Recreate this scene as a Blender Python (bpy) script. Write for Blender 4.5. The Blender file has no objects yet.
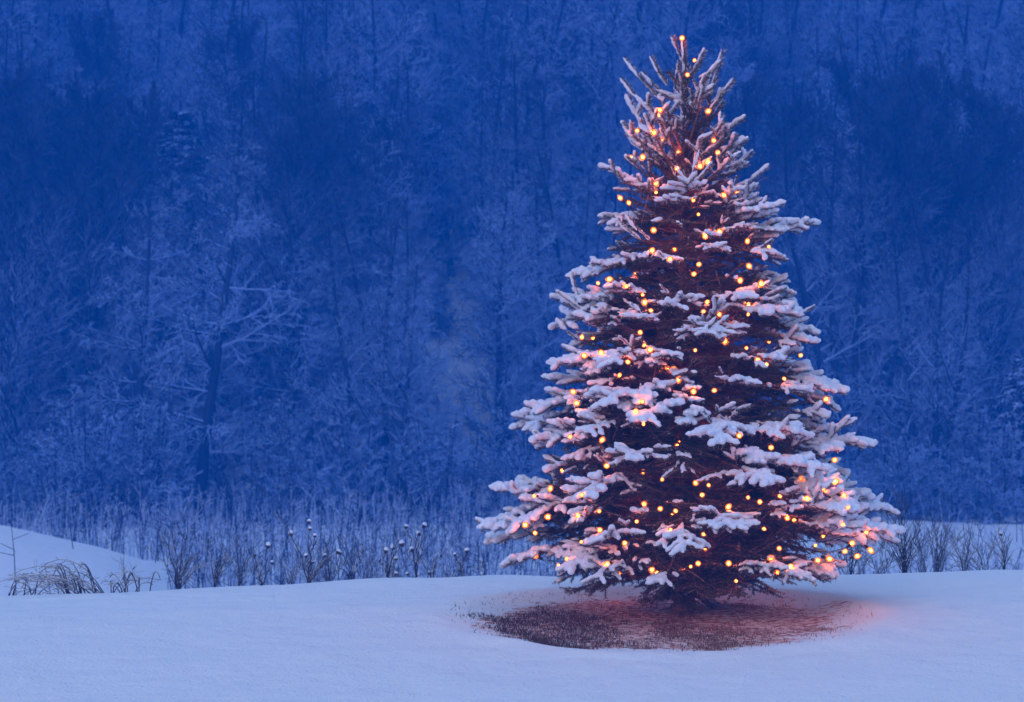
import bpy, math, random
import numpy as np
from mathutils import Vector, Matrix

random.seed(7)
rng = np.random.default_rng(7)
R = math.radians
sc = bpy.context.scene
col = sc.collection

# ------------------------------------------------------------------ camera
F = 2418.0            # focal length in pixels at 1024 wide
HZ = 351.0
CAMZ = 1.786
TY = 17.0             # distance of the spruce
cam_d = bpy.data.cameras.new('camera')
cam = bpy.data.objects.new('camera', cam_d)
col.objects.link(cam)
cam.location = (0, 0, CAMZ)
cam.rotation_euler = (R(90), 0, 0)
cam_d.sensor_width = 36
cam_d.lens = 36 * F / 1024
cam_d.clip_end = 2000
cam_d.clip_start = 0.1
cam_d.dof.use_dof = True
cam_d.dof.focus_distance = TY - 0.6
cam_d.dof.aperture_fstop = 5.0
sc.camera = cam


def at(px, py, Y):
    """world point that stands at distance Y behind photo point (px, py)"""
    return np.array([(px - 512) / F * Y, Y, CAMZ + (HZ - py) / F * Y])


# ------------------------------------------------------------------ helpers
def props(o, label=None, cat=None, group=None, kind=None):
    if label: o['label'] = label
    if cat: o['category'] = cat
    if group: o['group'] = group
    if kind: o['kind'] = kind
    return o


def link(name, data, parent=None, loc=None):
    o = bpy.data.objects.new(name, data)
    col.objects.link(o)
    if parent is not None: o.parent = parent
    if loc is not None: o.location = loc
    return o


def mesh_np(name, V, faces, mats=(), smooth=True, mi=None, attrs=None):
    """faces: (n,k) array, or list of such arrays"""
    if not isinstance(faces, (list, tuple)): faces = [faces]
    faces = [f for f in faces if len(f)]
    me = bpy.data.meshes.new(name)
    me.vertices.add(len(V))
    me.vertices.foreach_set('co', np.ascontiguousarray(V, dtype=np.float32).ravel())
    loops = np.concatenate([f.ravel() for f in faces]).astype(np.int32)
    tot = np.concatenate([np.full(len(f), f.shape[1]) for f in faces]).astype(np.int32)
    start = (np.cumsum(tot) - tot).astype(np.int32)
    me.loops.add(len(loops))
    me.loops.foreach_set('vertex_index', loops)
    me.polygons.add(len(tot))
    me.polygons.foreach_set('loop_start', start)
    me.polygons.foreach_set('loop_total', tot)
    if mi is not None: me.polygons.foreach_set('material_index', np.asarray(mi, dtype=np.int32))
    me.polygons.foreach_set('use_smooth', np.full(len(tot), smooth, dtype=bool))
    for m in mats: me.materials.append(m)
    if attrs:
        for k, v in attrs.items():
            a = me.attributes.new(k, 'FLOAT', 'FACE')
            a.data.foreach_set('value', np.ascontiguousarray(v, dtype=np.float32))
    me.update(calc_edges=True)
    return me


def frames(D):
    D = D / np.maximum(np.linalg.norm(D, axis=1, keepdims=True), 1e-9)
    ref = np.where(np.abs(D[:, 2:3]) < 0.95, np.array([[0, 0, 1.0]]), np.array([[1.0, 0, 0]]))
    A = np.cross(D, ref); A /= np.linalg.norm(A, axis=1, keepdims=True)
    B = np.cross(A, D)
    return D, A, B


def tubes(P0, P1, R0, R1, n=4):
    """open prisms for many segments: V, F and the segment index of each face"""
    P0 = np.asarray(P0, float); P1 = np.asarray(P1, float)
    R0 = np.asarray(R0, float); R1 = np.asarray(R1, float)
    m = len(P0)
    D, A, B = frames(P1 - P0)
    a = np.arange(n) * 2 * math.pi / n + math.pi / n
    ring = np.cos(a)[None, :, None] * A[:, None, :] + np.sin(a)[None, :, None] * B[:, None, :]
    V = np.concatenate([P0[:, None] + ring * R0[:, None, None], P1[:, None] + ring * R1[:, None, None]], axis=1)
    base = (np.arange(m) * 2 * n)[:, None, None]
    k = np.arange(n); k2 = (k + 1) % n
    q = np.stack([k, k2, k2 + n, k + n], axis=1)[None]
    return V.reshape(-1, 3), (base + q).reshape(-1, 4), np.repeat(np.arange(m), n)


def path_tube(P, r, n=6):
    """one continuous tube along a path, closed at its ends"""
    P = np.asarray(P, float); m = len(P)
    r = np.full(m, r) if np.isscalar(r) else np.asarray(r, float)
    T = np.gradient(P, axis=0); T /= np.maximum(np.linalg.norm(T, axis=1, keepdims=True), 1e-9)
    up = np.array([0, 0, 1.0]) if abs(T[0, 2]) < 0.9 else np.array([1.0, 0, 0])
    A = np.cross(T[0], up); A /= np.linalg.norm(A)
    V = []
    for i in range(m):
        A = A - T[i] * A.dot(T[i]); A /= np.linalg.norm(A)
        B = np.cross(T[i], A)
        for k in range(n):
            a = 2 * math.pi * k / n
            V.append(P[i] + r[i] * (math.cos(a) * A + math.sin(a) * B))
    V.append(P[0]); V.append(P[-1])
    Fq = [[i * n + k, i * n + (k + 1) % n, (i + 1) * n + (k + 1) % n, (i + 1) * n + k] for i in range(m - 1) for k in range(n)]
    Ft = [[m * n, (k + 1) % n, k] for k in range(n)] + [[m * n + 1, (m - 1) * n + k, (m - 1) * n + (k + 1) % n] for k in range(n)]
    return np.array(V), np.array(Fq), np.array(Ft)


def join(parts):
    """[(V, Fq, Ft)] -> V, Fq, Ft"""
    Vs, Q, T, o = [], [], [], 0
    for V, q, t in parts:
        Vs.append(V)
        if len(q): Q.append(np.asarray(q) + o)
        if len(t): T.append(np.asarray(t) + o)
        o += len(V)
    return (np.concatenate(Vs), np.concatenate(Q) if Q else np.zeros((0, 4), int), np.concatenate(T) if T else np.zeros((0, 3), int))


def vnoise(x, y, s=1.0, seed=0):
    """cheap smooth noise out of sines"""
    r = np.random.default_rng(seed)
    z = 0
    for k in range(7):
        a = r.uniform(0, 2 * math.pi); f = s * r.uniform(0.5, 1.8); p = r.uniform(0, 6.28)
        z = z + np.sin((x * math.cos(a) + y * math.sin(a)) * f + p)
    return z / 7


# ------------------------------------------------------------------ materials
def mat(name, color, rough=0.8, spec=0.2, build=None):
    m = bpy.data.materials.new(name); m.use_nodes = True
    nt = m.node_tree; b = nt.nodes['Principled BSDF']
    b.inputs['Base Color'].default_value = (*color, 1)
    b.inputs['Roughness'].default_value = rough
    b.inputs['Specular IOR Level'].default_value = spec
    if build: build(nt, b)
    return m


def N(nt, t, **kw):
    n = nt.nodes.new(t)
    for k, v in kw.items(): setattr(n, k, v)
    return n


def noise(nt, scale, detail=4, obj=True):
    tc = N(nt, 'ShaderNodeTexCoord'); n = N(nt, 'ShaderNodeTexNoise')
    n.inputs['Scale'].default_value = scale; n.inputs['Detail'].default_value = detail
    nt.links.new(tc.outputs['Object'], n.inputs['Vector'])
    return n


def ramp(nt, src, stops):
    r = N(nt, 'ShaderNodeValToRGB')
    e = r.color_ramp.elements
    while len(e) < len(stops): e.new(0.5)
    for i, (p, c) in enumerate(stops):
        e[i].position = p; e[i].color = (*c, 1) if len(c) == 3 else c
    nt.links.new(src, r.inputs['Fac'])
    return r


def bump(nt, b, src, strength, dist):
    bp = N(nt, 'ShaderNodeBump'); bp.inputs['Strength'].default_value = strength; bp.inputs['Distance'].default_value = dist
    nt.links.new(src, bp.inputs['Height']); nt.links.new(bp.outputs['Normal'], b.inputs['Normal'])


SNOW = (0.84, 0.86, 0.90)


def b_snow_load(nt, b):
    n = noise(nt, 60, 3); bump(nt, b, n.outputs['Fac'], 0.5, 0.008)
    b.inputs['Subsurface Weight'].default_value = 0.2
    b.inputs['Subsurface Radius'].default_value = (0.03, 0.022, 0.02)
    b.inputs['Subsurface Scale'].default_value = 1.0


M_snow_load = mat('snow_on_branches', (0.70, 0.75, 0.88), 0.7, 0.15, b_snow_load)


def b_ground(nt, b):
    # fallen snow, with the thin cover and dead turf of the sheltered disc below the spruce
    g = N(nt, 'ShaderNodeNewGeometry')
    d = N(nt, 'ShaderNodeVectorMath', operation='DISTANCE')
    sx = N(nt, 'ShaderNodeVectorMath', operation='MULTIPLY'); sx.inputs[1].default_value = (1 / 1.33, 1 / 1.42, 0)
    nt.links.new(g.outputs['Position'], sx.inputs[0]); nt.links.new(sx.outputs[0], d.inputs[0])
    d.inputs[1].default_value = (PX / 1.33, PY / 1.42, 0)
    n1 = N(nt, 'ShaderNodeTexNoise'); n1.inputs['Scale'].default_value = 3.2; n1.inputs['Detail'].default_value = 6
    n2 = N(nt, 'ShaderNodeTexNoise'); n2.inputs['Scale'].default_value = 22; n2.inputs['Detail'].default_value = 5
    nt.links.new(g.outputs['Position'], n1.inputs['Vector']); nt.links.new(g.outputs['Position'], n2.inputs['Vector'])
    a = N(nt, 'ShaderNodeMath', operation='MULTIPLY_ADD'); nt.links.new(n1.outputs['Fac'], a.inputs[0])
    a.inputs[1].default_value = 0.95; nt.links.new(d.outputs['Value'], a.inputs[2])
    a2 = N(nt, 'ShaderNodeMath', operation='MULTIPLY_ADD'); nt.links.new(n2.outputs['Fac'], a2.inputs[0])
    a2.inputs[1].default_value = 0.35; nt.links.new(a.outputs[0], a2.inputs[2])
    m = ramp(nt, a2.outputs[0], [(0.0, (0, 0, 0)), (1.0, (1, 1, 1))])
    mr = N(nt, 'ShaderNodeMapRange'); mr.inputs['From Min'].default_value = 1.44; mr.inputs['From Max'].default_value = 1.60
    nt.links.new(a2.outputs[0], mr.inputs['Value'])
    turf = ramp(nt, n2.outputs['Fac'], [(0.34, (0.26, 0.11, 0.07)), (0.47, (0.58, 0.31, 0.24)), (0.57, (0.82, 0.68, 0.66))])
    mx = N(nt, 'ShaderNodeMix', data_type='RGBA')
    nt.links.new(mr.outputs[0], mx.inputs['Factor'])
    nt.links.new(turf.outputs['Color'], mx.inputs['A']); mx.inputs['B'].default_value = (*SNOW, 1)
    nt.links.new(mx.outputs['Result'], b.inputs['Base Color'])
    n3 = N(nt, 'ShaderNodeTexNoise'); n3.inputs['Scale'].default_value = 45; n3.inputs['Detail'].default_value = 8
    nt.links.new(g.outputs['Position'], n3.inputs['Vector'])
    n4 = N(nt, 'ShaderNodeTexNoise'); n4.inputs['Scale'].default_value = 2.5; n4.inputs['Detail'].default_value = 3
    nt.links.new(g.outputs['Position'], n4.inputs['Vector'])
    ad = N(nt, 'ShaderNodeMath', operation='MULTIPLY_ADD'); ad.inputs[1].default_value = 4.0
    nt.links.new(n4.outputs['Fac'], ad.inputs[0]); nt.links.new(n3.outputs['Fac'], ad.inputs[2])
    bump(nt, b, ad.outputs[0], 0.8, 0.035)


PX, PY = 1.0, 16.5
M_ground = mat('fallen_snow', SNOW, 0.75, 0.15, b_ground)


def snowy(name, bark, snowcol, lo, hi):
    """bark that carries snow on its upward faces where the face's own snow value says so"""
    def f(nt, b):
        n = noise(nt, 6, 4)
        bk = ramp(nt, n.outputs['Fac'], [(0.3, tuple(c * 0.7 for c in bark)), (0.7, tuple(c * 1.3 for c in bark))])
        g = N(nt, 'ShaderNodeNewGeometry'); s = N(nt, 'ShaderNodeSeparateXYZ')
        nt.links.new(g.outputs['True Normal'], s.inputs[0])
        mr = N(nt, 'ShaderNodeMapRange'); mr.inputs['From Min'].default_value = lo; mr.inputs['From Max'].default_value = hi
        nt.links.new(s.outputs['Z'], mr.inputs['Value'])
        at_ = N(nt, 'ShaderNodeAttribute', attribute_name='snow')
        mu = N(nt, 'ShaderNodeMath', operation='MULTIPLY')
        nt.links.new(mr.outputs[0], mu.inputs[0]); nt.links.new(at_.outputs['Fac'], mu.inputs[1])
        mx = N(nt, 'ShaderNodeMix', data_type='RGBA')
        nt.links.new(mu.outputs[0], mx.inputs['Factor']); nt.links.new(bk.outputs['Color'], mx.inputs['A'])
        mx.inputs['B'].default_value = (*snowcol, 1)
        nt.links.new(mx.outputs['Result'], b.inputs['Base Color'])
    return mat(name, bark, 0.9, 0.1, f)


M_bark_far = snowy('snowy_bark', (0.010, 0.016, 0.028), (0.31, 0.49, 0.86), -0.25, 0.35)  # far trees: the blue cast of dusk is put into bark and snow colours
M_twig_far = snowy('snowy_twigs', (0.018, 0.022, 0.035), (0.31, 0.49, 0.86), -0.45, 0.1)  # same blue dusk cast mixed into the twig colours
M_pine_far = snowy('snowy_evergreen', (0.010, 0.02, 0.024), (0.31, 0.49, 0.86), 0.0, 0.5)  # evergreen colours carry that blue cast too
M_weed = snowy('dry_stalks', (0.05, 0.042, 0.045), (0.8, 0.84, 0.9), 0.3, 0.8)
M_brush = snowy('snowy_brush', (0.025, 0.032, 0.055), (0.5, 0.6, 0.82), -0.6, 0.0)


def b_needle(nt, b):
    at_ = N(nt, 'ShaderNodeAttribute', attribute_name='dead')
    mx = N(nt, 'ShaderNodeMix', data_type='RGBA')
    nt.links.new(at_.outputs['Fac'], mx.inputs['Factor'])
    mx.inputs['A'].default_value = (0.040, 0.060, 0.036, 1); mx.inputs['B'].default_value = (0.38, 0.15, 0.07, 1)  # dead inner needles, their red-brown raised to put lamp glow into the colour
    fr = N(nt, 'ShaderNodeAttribute', attribute_name='frost')
    m2 = N(nt, 'ShaderNodeMix', data_type='RGBA'); m2.inputs['B'].default_value = (0.8, 0.82, 0.86, 1)
    nt.links.new(fr.outputs['Fac'], m2.inputs['Factor']); nt.links.new(mx.outputs['Result'], m2.inputs['A'])
    nt.links.new(m2.outputs['Result'], b.inputs['Base Color'])


M_needle = mat('spruce_needles', (0.04, 0.06, 0.04), 0.6, 0.3, b_needle)


def b_bark(nt, b):
    n = noise(nt, 40, 5)
    r = ramp(nt, n.outputs['Fac'], [(0.3, (0.15, 0.08, 0.05)), (0.7, (0.38, 0.2, 0.12))])
    nt.links.new(r.outputs['Color'], b.inputs['Base Color']); bump(nt, b, n.outputs['Fac'], 0.6, 0.01)


M_bark = mat('spruce_bark', (0.1, 0.06, 0.04), 0.9, 0.1, b_bark)
M_wire = mat('cable_rubber', (0.01, 0.02, 0.015), 0.5, 0.4)


def b_grass(nt, b):
    at_ = N(nt, 'ShaderNodeAttribute', attribute_name='tone')
    r = ramp(nt, at_.outputs['Fac'], [(0.0, (0.05, 0.03, 0.02)), (0.45, (0.2, 0.09, 0.055)), (1.0, (0.5, 0.26, 0.17))])
    nt.links.new(r.outputs['Color'], b.inputs['Base Color'])


M_grass = mat('dead_grass', (0.1, 0.08, 0.05), 0.8, 0.1, b_grass)
BULB_E = 42.0
def _glass():
    m = bpy.data.materials.new('tinted_bulb_glass'); m.use_nodes = True; nt = m.node_tree
    nt.nodes.remove(nt.nodes['Principled BSDF'])
    t = N(nt, 'ShaderNodeBsdfTransparent'); t.inputs['Color'].default_value = (1.0, 0.62, 0.3, 1)
    e = N(nt, 'ShaderNodeEmission'); e.inputs['Color'].default_value = (1.0, 0.20, 0.035, 1); e.inputs['Strength'].default_value = 0.75
    x = N(nt, 'ShaderNodeMixShader'); x.inputs[0].default_value = 0.42
    nt.links.new(t.outputs[0], x.inputs[1]); nt.links.new(e.outputs[0], x.inputs[2])
    nt.links.new(x.outputs[0], nt.nodes['Material Output'].inputs['Surface'])
    m.cycles.emission_sampling = 'NONE'
    return m


M_glass = _glass()
M_bulb = bpy.data.materials.new('lit_filament'); M_bulb.use_nodes = True
_b = M_bulb.node_tree.nodes['Principled BSDF']
_b.inputs['Base Color'].default_value = (0.9, 0.6, 0.3, 1)
_b.inputs['Emission Color'].default_value = (1.0, 0.21, 0.03, 1)
_b.inputs['Emission Strength'].default_value = BULB_E

# ------------------------------------------------------------------ terrain
CX = (np.array([-400, 0, 150, 280, 400, 520, 700, 800, 900, 1024, 1400]) - 512) / F * 18.8
CZ = CAMZ + (HZ - np.array([600, 598, 594, 590, 583, 580, 580, 580, 577, 573, 570])) / F * 18.8


def sstep(a, b, x):
    t = np.clip((x - a) / (b - a), 0, 1); return t * t * (3 - 2 * t)


def ground_z(x, y):
    x = np.asarray(x, float); y = np.asarray(y, float)
    crest = np.interp(x, CX, CZ)
    base = -0.045 * np.clip(17.0 - y, 0, 5) 
    near = base + crest * sstep(14.5, 18.6, y)
    near = near + 0.035 * vnoise(x, y, 1.3, 3) + 0.012 * vnoise(x, y, 4.5, 4)
    # shallow sheltered dish under the tree
    d = np.hypot((x - PX) / 1.36, (y - PY) / 1.45)
    near = near - 0.05 * (1 - sstep(0.72, 1.15, d + 0.10 * vnoise(x, y, 4, 9) + 0.05 * vnoise(x, y, 11, 10)))
    near = near + 0.022 * np.exp(-((d + 0.08 * vnoise(x, y, 5, 14) - 1.13) / 0.09) ** 2)
    # valley
    far = np.full_like(near, -3.15) + 0.25 * vnoise(x, y, 0.16, 11) + 0.09 * vnoise(x, y, 0.6, 12)
    bank = np.interp(x * 46 / np.maximum(y, 30), [-22, -9.7, -7.8, -6.5, -5.3], [2.3, 1.5, 1.0, 0.5, 0]) * sstep(38, 46, y) * (1 - sstep(47, 58, y))
    far = far + bank
    hill = np.clip(y - 70, 0, None)
    far = far + np.where(hill < 12, hill * hill * 0.0145, 2.09 + (np.minimum(hill, 118) - 12) * 0.35) + sstep(0, 30, hill) * 1.6 * vnoise(x, y, 0.07, 21)
    t = sstep(18.6, 33, y)
    w = (y - 18.8) / 15
    mid = near - 0.0 * w
    return mid * (1 - t) + far * t


def axis(*segs):
    out = []
    for a, b, s in segs:
        n = max(1, int(round((b - a) / s))); out += list(a + (b - a) * np.arange(n) / n)
    out.append(segs[-1][1]); return np.array(out)


xs = axis((-420, -60, 12), (-60, -14, 1.2), (-14, -5, 0.35), (-5, 7, 0.06), (7, 16, 0.35), (16, 60, 1.2), (60, 420, 12))
ys = axis((-40, 8, 2), (8, 13, 0.2), (13, 20, 0.06), (20, 34, 0.35), (34, 80, 0.7), (80, 340, 3.5))
GX, GY = np.meshgrid(xs, ys)
GZ = ground_z(GX, GY)
V = np.stack([GX, GY, GZ], -1).reshape(-1, 3)
nx, ny = len(xs), len(ys)
i = (np.arange(ny - 1)[:, None] * nx + np.arange(nx - 1)[None]).ravel()
ground = link('snow_ground', mesh_np('snow_ground', V, np.stack([i, i + 1, i + nx + 1, i + nx], 1), [M_ground]))
props(ground, kind='structure')

# ------------------------------------------------------------------ dead grass on the disc
n = 60000
a = rng.uniform(0, 2 * math.pi, n); rr = np.sqrt(rng.uniform(0, 1, n)) * 1.07
gx = PX + rr * np.cos(a) * 1.36; gy = PY + rr * np.sin(a) * 1.45
dens = 0.18 + 1.3 * vnoise(gx, gy, 4.2, 31) + 0.9 * vnoise(gx, gy, 13, 32) + 0.30 * (PX - gx) + 0.28 * (PY - gy) - np.clip(rr - 0.80, 0, 1) * 3.0
keep = rng.uniform(0, 1, n) < np.clip(dens, 0.02, 1)
gx, gy = gx[keep], gy[keep]; n = len(gx)
P = np.stack([gx, gy, ground_z(gx, gy) - 0.004], 1)
h = rng.uniform(0.008, 0.034, n)
lean = rng.normal(0, 0.6, (n, 2))
tip = P + np.stack([lean[:, 0] * h, lean[:, 1] * h, h], 1)
mid = P + np.stack([lean[:, 0] * h * 0.3, lean[:, 1] * h * 0.3, h * 0.6], 1)
wv = rng.uniform(0, math.pi, n); W = np.stack([np.cos(wv), np.sin(wv), wv * 0], 1) * 0.0022
V = np.stack([P - W, P + W, mid + W * 0.8, mid - W * 0.8, tip], 1).reshape(-1, 3)
b5 = (np.arange(n) * 5)[:, None]
Q = b5 + np.array([[0, 1, 2, 3]]); T = b5 + np.array([[3, 2, 4]])
tone = np.clip(rng.beta(1.3, 2.0, n) + 0.3 * (gx - PX), 0, 1)
me = mesh_np('dead_grass', V, [Q, T], [M_grass], smooth=False, attrs={'tone': np.concatenate([tone, tone])})
props(link('dead_grass', me), 'dead grass poking through thin snow on the sheltered disc under the lit spruce', 'grass', kind='stuff')

# ------------------------------------------------------------------ spruce
SX = (685 - 512) / F * TY
K = TY / F
ys_l = np.array([30, 45, 60, 100, 130, 190, 230, 260, 290, 310, 350, 400, 430, 460, 490, 530, 560, 590])
w_l = np.array([5, 25, 55, 62, 70, 84, 76, 98, 125, 118, 140, 146, 176, 176, 186, 208, 185, 120])
ys_r = np.array([30, 45, 60, 90, 130, 170, 195, 225, 250, 310, 350, 400, 440, 480, 515, 545, 575, 590])
w_r = np.array([5, 22, 38, 50, 60, 82, 86, 122, 114, 128, 146, 164, 182, 192, 214, 208, 165, 110])


def reach(z, az):
    y = 605 - z / K
    l = np.interp(y, ys_l, w_l) * K; r = np.interp(y, ys_r, w_r) * K
    c = 0.5 + 0.5 * math.cos(az)
    return l * (1 - c) + r * c


H = (605 - 36) * K
br = []                  # (z_base, azimuth, horizontal length, s0, s1)
seg_w0, seg_w1, seg_r0, seg_r1 = [], [], [], []      # wood
twigs = []               # (p0, p1, weight, deadness)
rs = random.Random(11)


def add_branch(zt, az, scale=1.0, s0=None, s1=None):
    hN = zt / H
    u = sstep(0.62, 0.97, hN)
    if s0 is None: s0 = 0.12 + 1.1 * float(u) + rs.gauss(0, 0.10)
    if s1 is None: s1 = -0.34 + 0.25 * float(sstep(0.2, 0.6, hN)) + 2.0 * float(u) + rs.gauss(0, 0.14)
    L = reach(min(zt, H - 0.1), az) * scale
    rise = L * (s0 + (s1 - s0) / 2)
    z0 = max(0.12, min(zt - rise, H - 0.25))
    side = rs.gauss(0, 0.12)
    m = 12
    pts = []
    e = np.array([math.cos(az), math.sin(az), 0.0]); sdir = np.array([-math.sin(az), math.cos(az), 0.0])
    for k in range(m + 1):
        t = k / m
        z = z0 + L * (s0 * t + (s1 - s0) * t * t / 2)
        pts.append(np.array([SX, TY, 0]) + e * (L * t + 0.02) + sdir * L * side * t * t + np.array([0, 0, z]))
    pts = np.array(pts)
    r0 = 0.006 + 0.013 * L
    for k in range(m):
        ra = r0 * (1 - k / m) + 0.003; rb = r0 * (1 - (k + 1) / m) + 0.003
        seg_w0.append(pts[k]); seg_w1.append(pts[k + 1]); seg_r0.append(ra); seg_r1.append(rb)
    # the branch's own outer stretch carries needles too
    for k in range(int(m * (0.4 if hN < 0.72 else 0.08)), m):
        twigs.append((pts[k], pts[k + 1], 1.0, 0.0))
    # side twigs
    d = 0.05; sgn = 1
    while d < L * 0.985:
        t = d / L
        j = min(m - 1, int(t * m)); fr = t * m - j
        p = pts[j] * (1 - fr) + pts[j + 1] * fr
        tan = pts[j + 1] - pts[j]; tan = tan / np.linalg.norm(tan)
        sd = np.cross(tan, [0, 0, 1.0]); sd /= np.linalg.norm(sd); up = np.cross(sd, tan)
        ln = (0.10 + 0.50 * (1 - t) * min(L, 1.15) * (0.6 + 0.4 * math.sin(t * 3.1))) * rs.uniform(0.7, 1.15)
        ln = min(ln, 0.46)
        if hN > 0.8: ln *= 0.9
        ang = R(rs.uniform(38, 58))
        lift = rs.gauss(-0.02 + 0.25 * float(u), 0.17)
        dv = tan * math.cos(ang) + sd * sgn * math.sin(ang) + up * lift
        if rs.random() < 0.12: dv = tan * 0.6 + up * rs.uniform(0.3, 1.0) + sd * sgn * 0.5
        dv /= np.linalg.norm(dv)
        dead = float(np.clip(0.95 - 2.2 * t - (0.5 if L < 0.35 else 0), 0, 1)) * (1 - float(sstep(0.68, 0.76, hN)))
        grow_twig(p, dv, ln, dead, hN, tan)
        sgn = -sgn
        d += rs.uniform(0.028, 0.05) * (1.0 if hN < 0.78 else 1.6)
    # terminal spray
    return pts


def grow_twig(p, dv, ln, dead, hN, tan):
    m = max(2, int(ln / 0.07))
    droop = rs.uniform(-0.35, 0.1) if hN < 0.75 else rs.uniform(-0.1, 0.35)
    q = p.copy(); v = dv.copy(); sg = 1
    for k in range(m):
        v = v + np.array([0, 0, droop * 0.12]); v /= np.linalg.norm(v)
        q2 = q + v * (ln / m)
        twigs.append((q, q2, 1.0 - 0.35 * k / m, dead if k == 0 else dead * (0.8 if k < m / 2 else 0.35)))
        if ln > 0.16 and k > 0 and k < m:
            for _ in range(2 if ln > 0.28 else 1):
                s2 = np.cross(v, [0, 0, 1.0]); s2 /= max(np.linalg.norm(s2), 1e-6)
                w = v * 0.72 + s2 * sg * rs.uniform(0.5, 0.8) + np.array([0, 0, rs.gauss(0, 0.15)])
                w /= np.linalg.norm(w)
                l2 = rs.uniform(0.07, 0.15) * (1.15 - 0.5 * k / m)
                twigs.append((q, q + w * l2, 0.8, dead * 0.6)); sg = -sg
        q = q2


z = 0.24
az0 = 0.3
while z < H - 0.36:
    hN = z / H
    nb = 14 if hN < 0.5 else (10 if hN < 0.75 else (7 if hN < 0.88 else 5))
    for k in range(nb):
        az = az0 + 2 * math.pi * (k + rs.uniform(-0.25, 0.25)) / nb
        add_branch(z + rs.gauss(0, 0.085), az, rs.uniform(0.70, 1.02))
    # lighter growth between the whorls
    for k in range(int(nb * 0.6) if hN < 0.85 else 2):
        add_branch(z + 0.11, rs.uniform(0, 6.283), rs.uniform(0.45, 0.8))
    az0 += 1.1
    z += 0.215 if hN < 0.8 else 0.17
for yy, az_, sc_ in [(528, math.pi, 0.97), (540, math.pi - 0.15, 0.94), (515, 0.1, 1.0), (545, 0.0, 1.0), (558, math.pi + 0.2, 1.0), (300, math.pi, 1.02), (225, 0.0, 1.0)]:
    add_branch((605 - yy) * K, az_, sc_)
for az_, zt_, sc_ in [(-2.3, 0.16, 0.9), (-1.9, 0.13, 0.75), (-1.55, 0.15, 0.8), (-1.2, 0.12, 0.8), (-0.85, 0.16, 0.85), (-0.5, 0.2, 0.9), (-2.7, 0.2, 0.9), (-1.7, 0.24, 0.95), (-1.0, 0.26, 0.95), (-2.1, 0.28, 1.0)]:
    add_branch(zt_, az_, sc_, 0.25, -0.5)
# leader and top shoots
top = np.array([SX - 0.01, TY, H])
lead = [(np.array([SX, TY, H - 0.32]), np.array([SX + 0.005, TY, H - 0.16])), (np.array([SX + 0.005, TY, H - 0.16]), top)]
for p0, p1 in lead: twigs.append((p0, p1, 0.8, 0.2))
for k in range(16):
    za, zb = H - 1.25 + 0.06 * k, H - 1.25 + 0.06 * (k + 1)
    for off_ in (0.012, -0.012): twigs.append((np.array([SX + off_, TY - 0.012, za]), np.array([SX + off_, TY - 0.012, zb]), 1.0, 0.0))
    for _ in range(2):      # short shoots straight off the upper stem
        az = rs.uniform(0, 6.283); v = np.array([math.cos(az), math.sin(az), rs.uniform(0.7, 1.6)]); v /= np.linalg.norm(v)
        p = np.array([SX, TY, za]); l_ = rs.uniform(0.12, 0.24)
        twigs.append((p, p + v * l_, 1.0, 0.0))
for (x0, y0, x1, y1, dy) in [(690, 70, 673, 36, 0.0), (668, 84, 652, 56, -.05), (690, 78, 706, 50, 0.05), (712, 92, 724, 50, -0.05), (700, 80, 722, 62, -.1),
                             (655, 92, 625, 58, -.06), (650, 110, 622, 78, -.1), (662, 92, 643, 72, .05), (712, 104, 735, 80, -.08), (720, 130, 746, 118, 0), (722, 150, 748, 140, -.1),
                             (700, 122, 722, 96, -.12), (676, 90, 680, 60, .06), (706, 92, 716, 68, .1), (736, 190, 770, 167, 0), (746, 240, 814, 222, -0.1), (770, 330, 815, 307, -0.1),
                             (575, 330, 560, 318, -.1), (600, 320, 557, 292, -.1), (580, 300, 573, 272, -.1), (640, 240, 618, 218, -0.4), (650, 240, 628, 215, -0.4), (700, 190, 678, 165, -.45), (688, 190, 702, 150, -.45), (690, 188, 714, 163, -.45)]:
    a_, b_ = at(x0, y0, TY + dy), at(x1, y1, TY + dy)
    mm = a_ * 0.5 + b_ * 0.5 + np.array([0, 0, -0.012])
    twigs.append((a_, mm, 1.0, 0.0)); twigs.append((mm, b_, 0.85, 0.0))
    if y0 > 85:
        # carried back to the stem
        st = np.array([SX, TY, max(0.3, a_[2] - 0.08)])
        twigs.append((st, a_, 0.9, 0.5))
# low skirt right against the stem
for k in range(120):
    az = rs.uniform(0, 6.283); zz = rs.uniform(0.06, 0.40)
    p = np.array([SX, TY, zz]) + 0.04 * np.array([math.cos(az), math.sin(az), 0])
    v = np.array([math.cos(az), math.sin(az), rs.uniform(-0.9, 0.0)]); v /= np.linalg.norm(v)
    grow_twig(p, v, rs.uniform(0.14, 0.34), 0.15, 0.1, v)

TP0 = np.array([t[0] for t in twigs]); TP1 = np.array([t[1] for t in twigs])
TW = np.array([t[2] for t in twigs]); TD = np.array([t[3] for t in twigs])
TL = np.linalg.norm(TP1 - TP0, axis=1)

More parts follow.
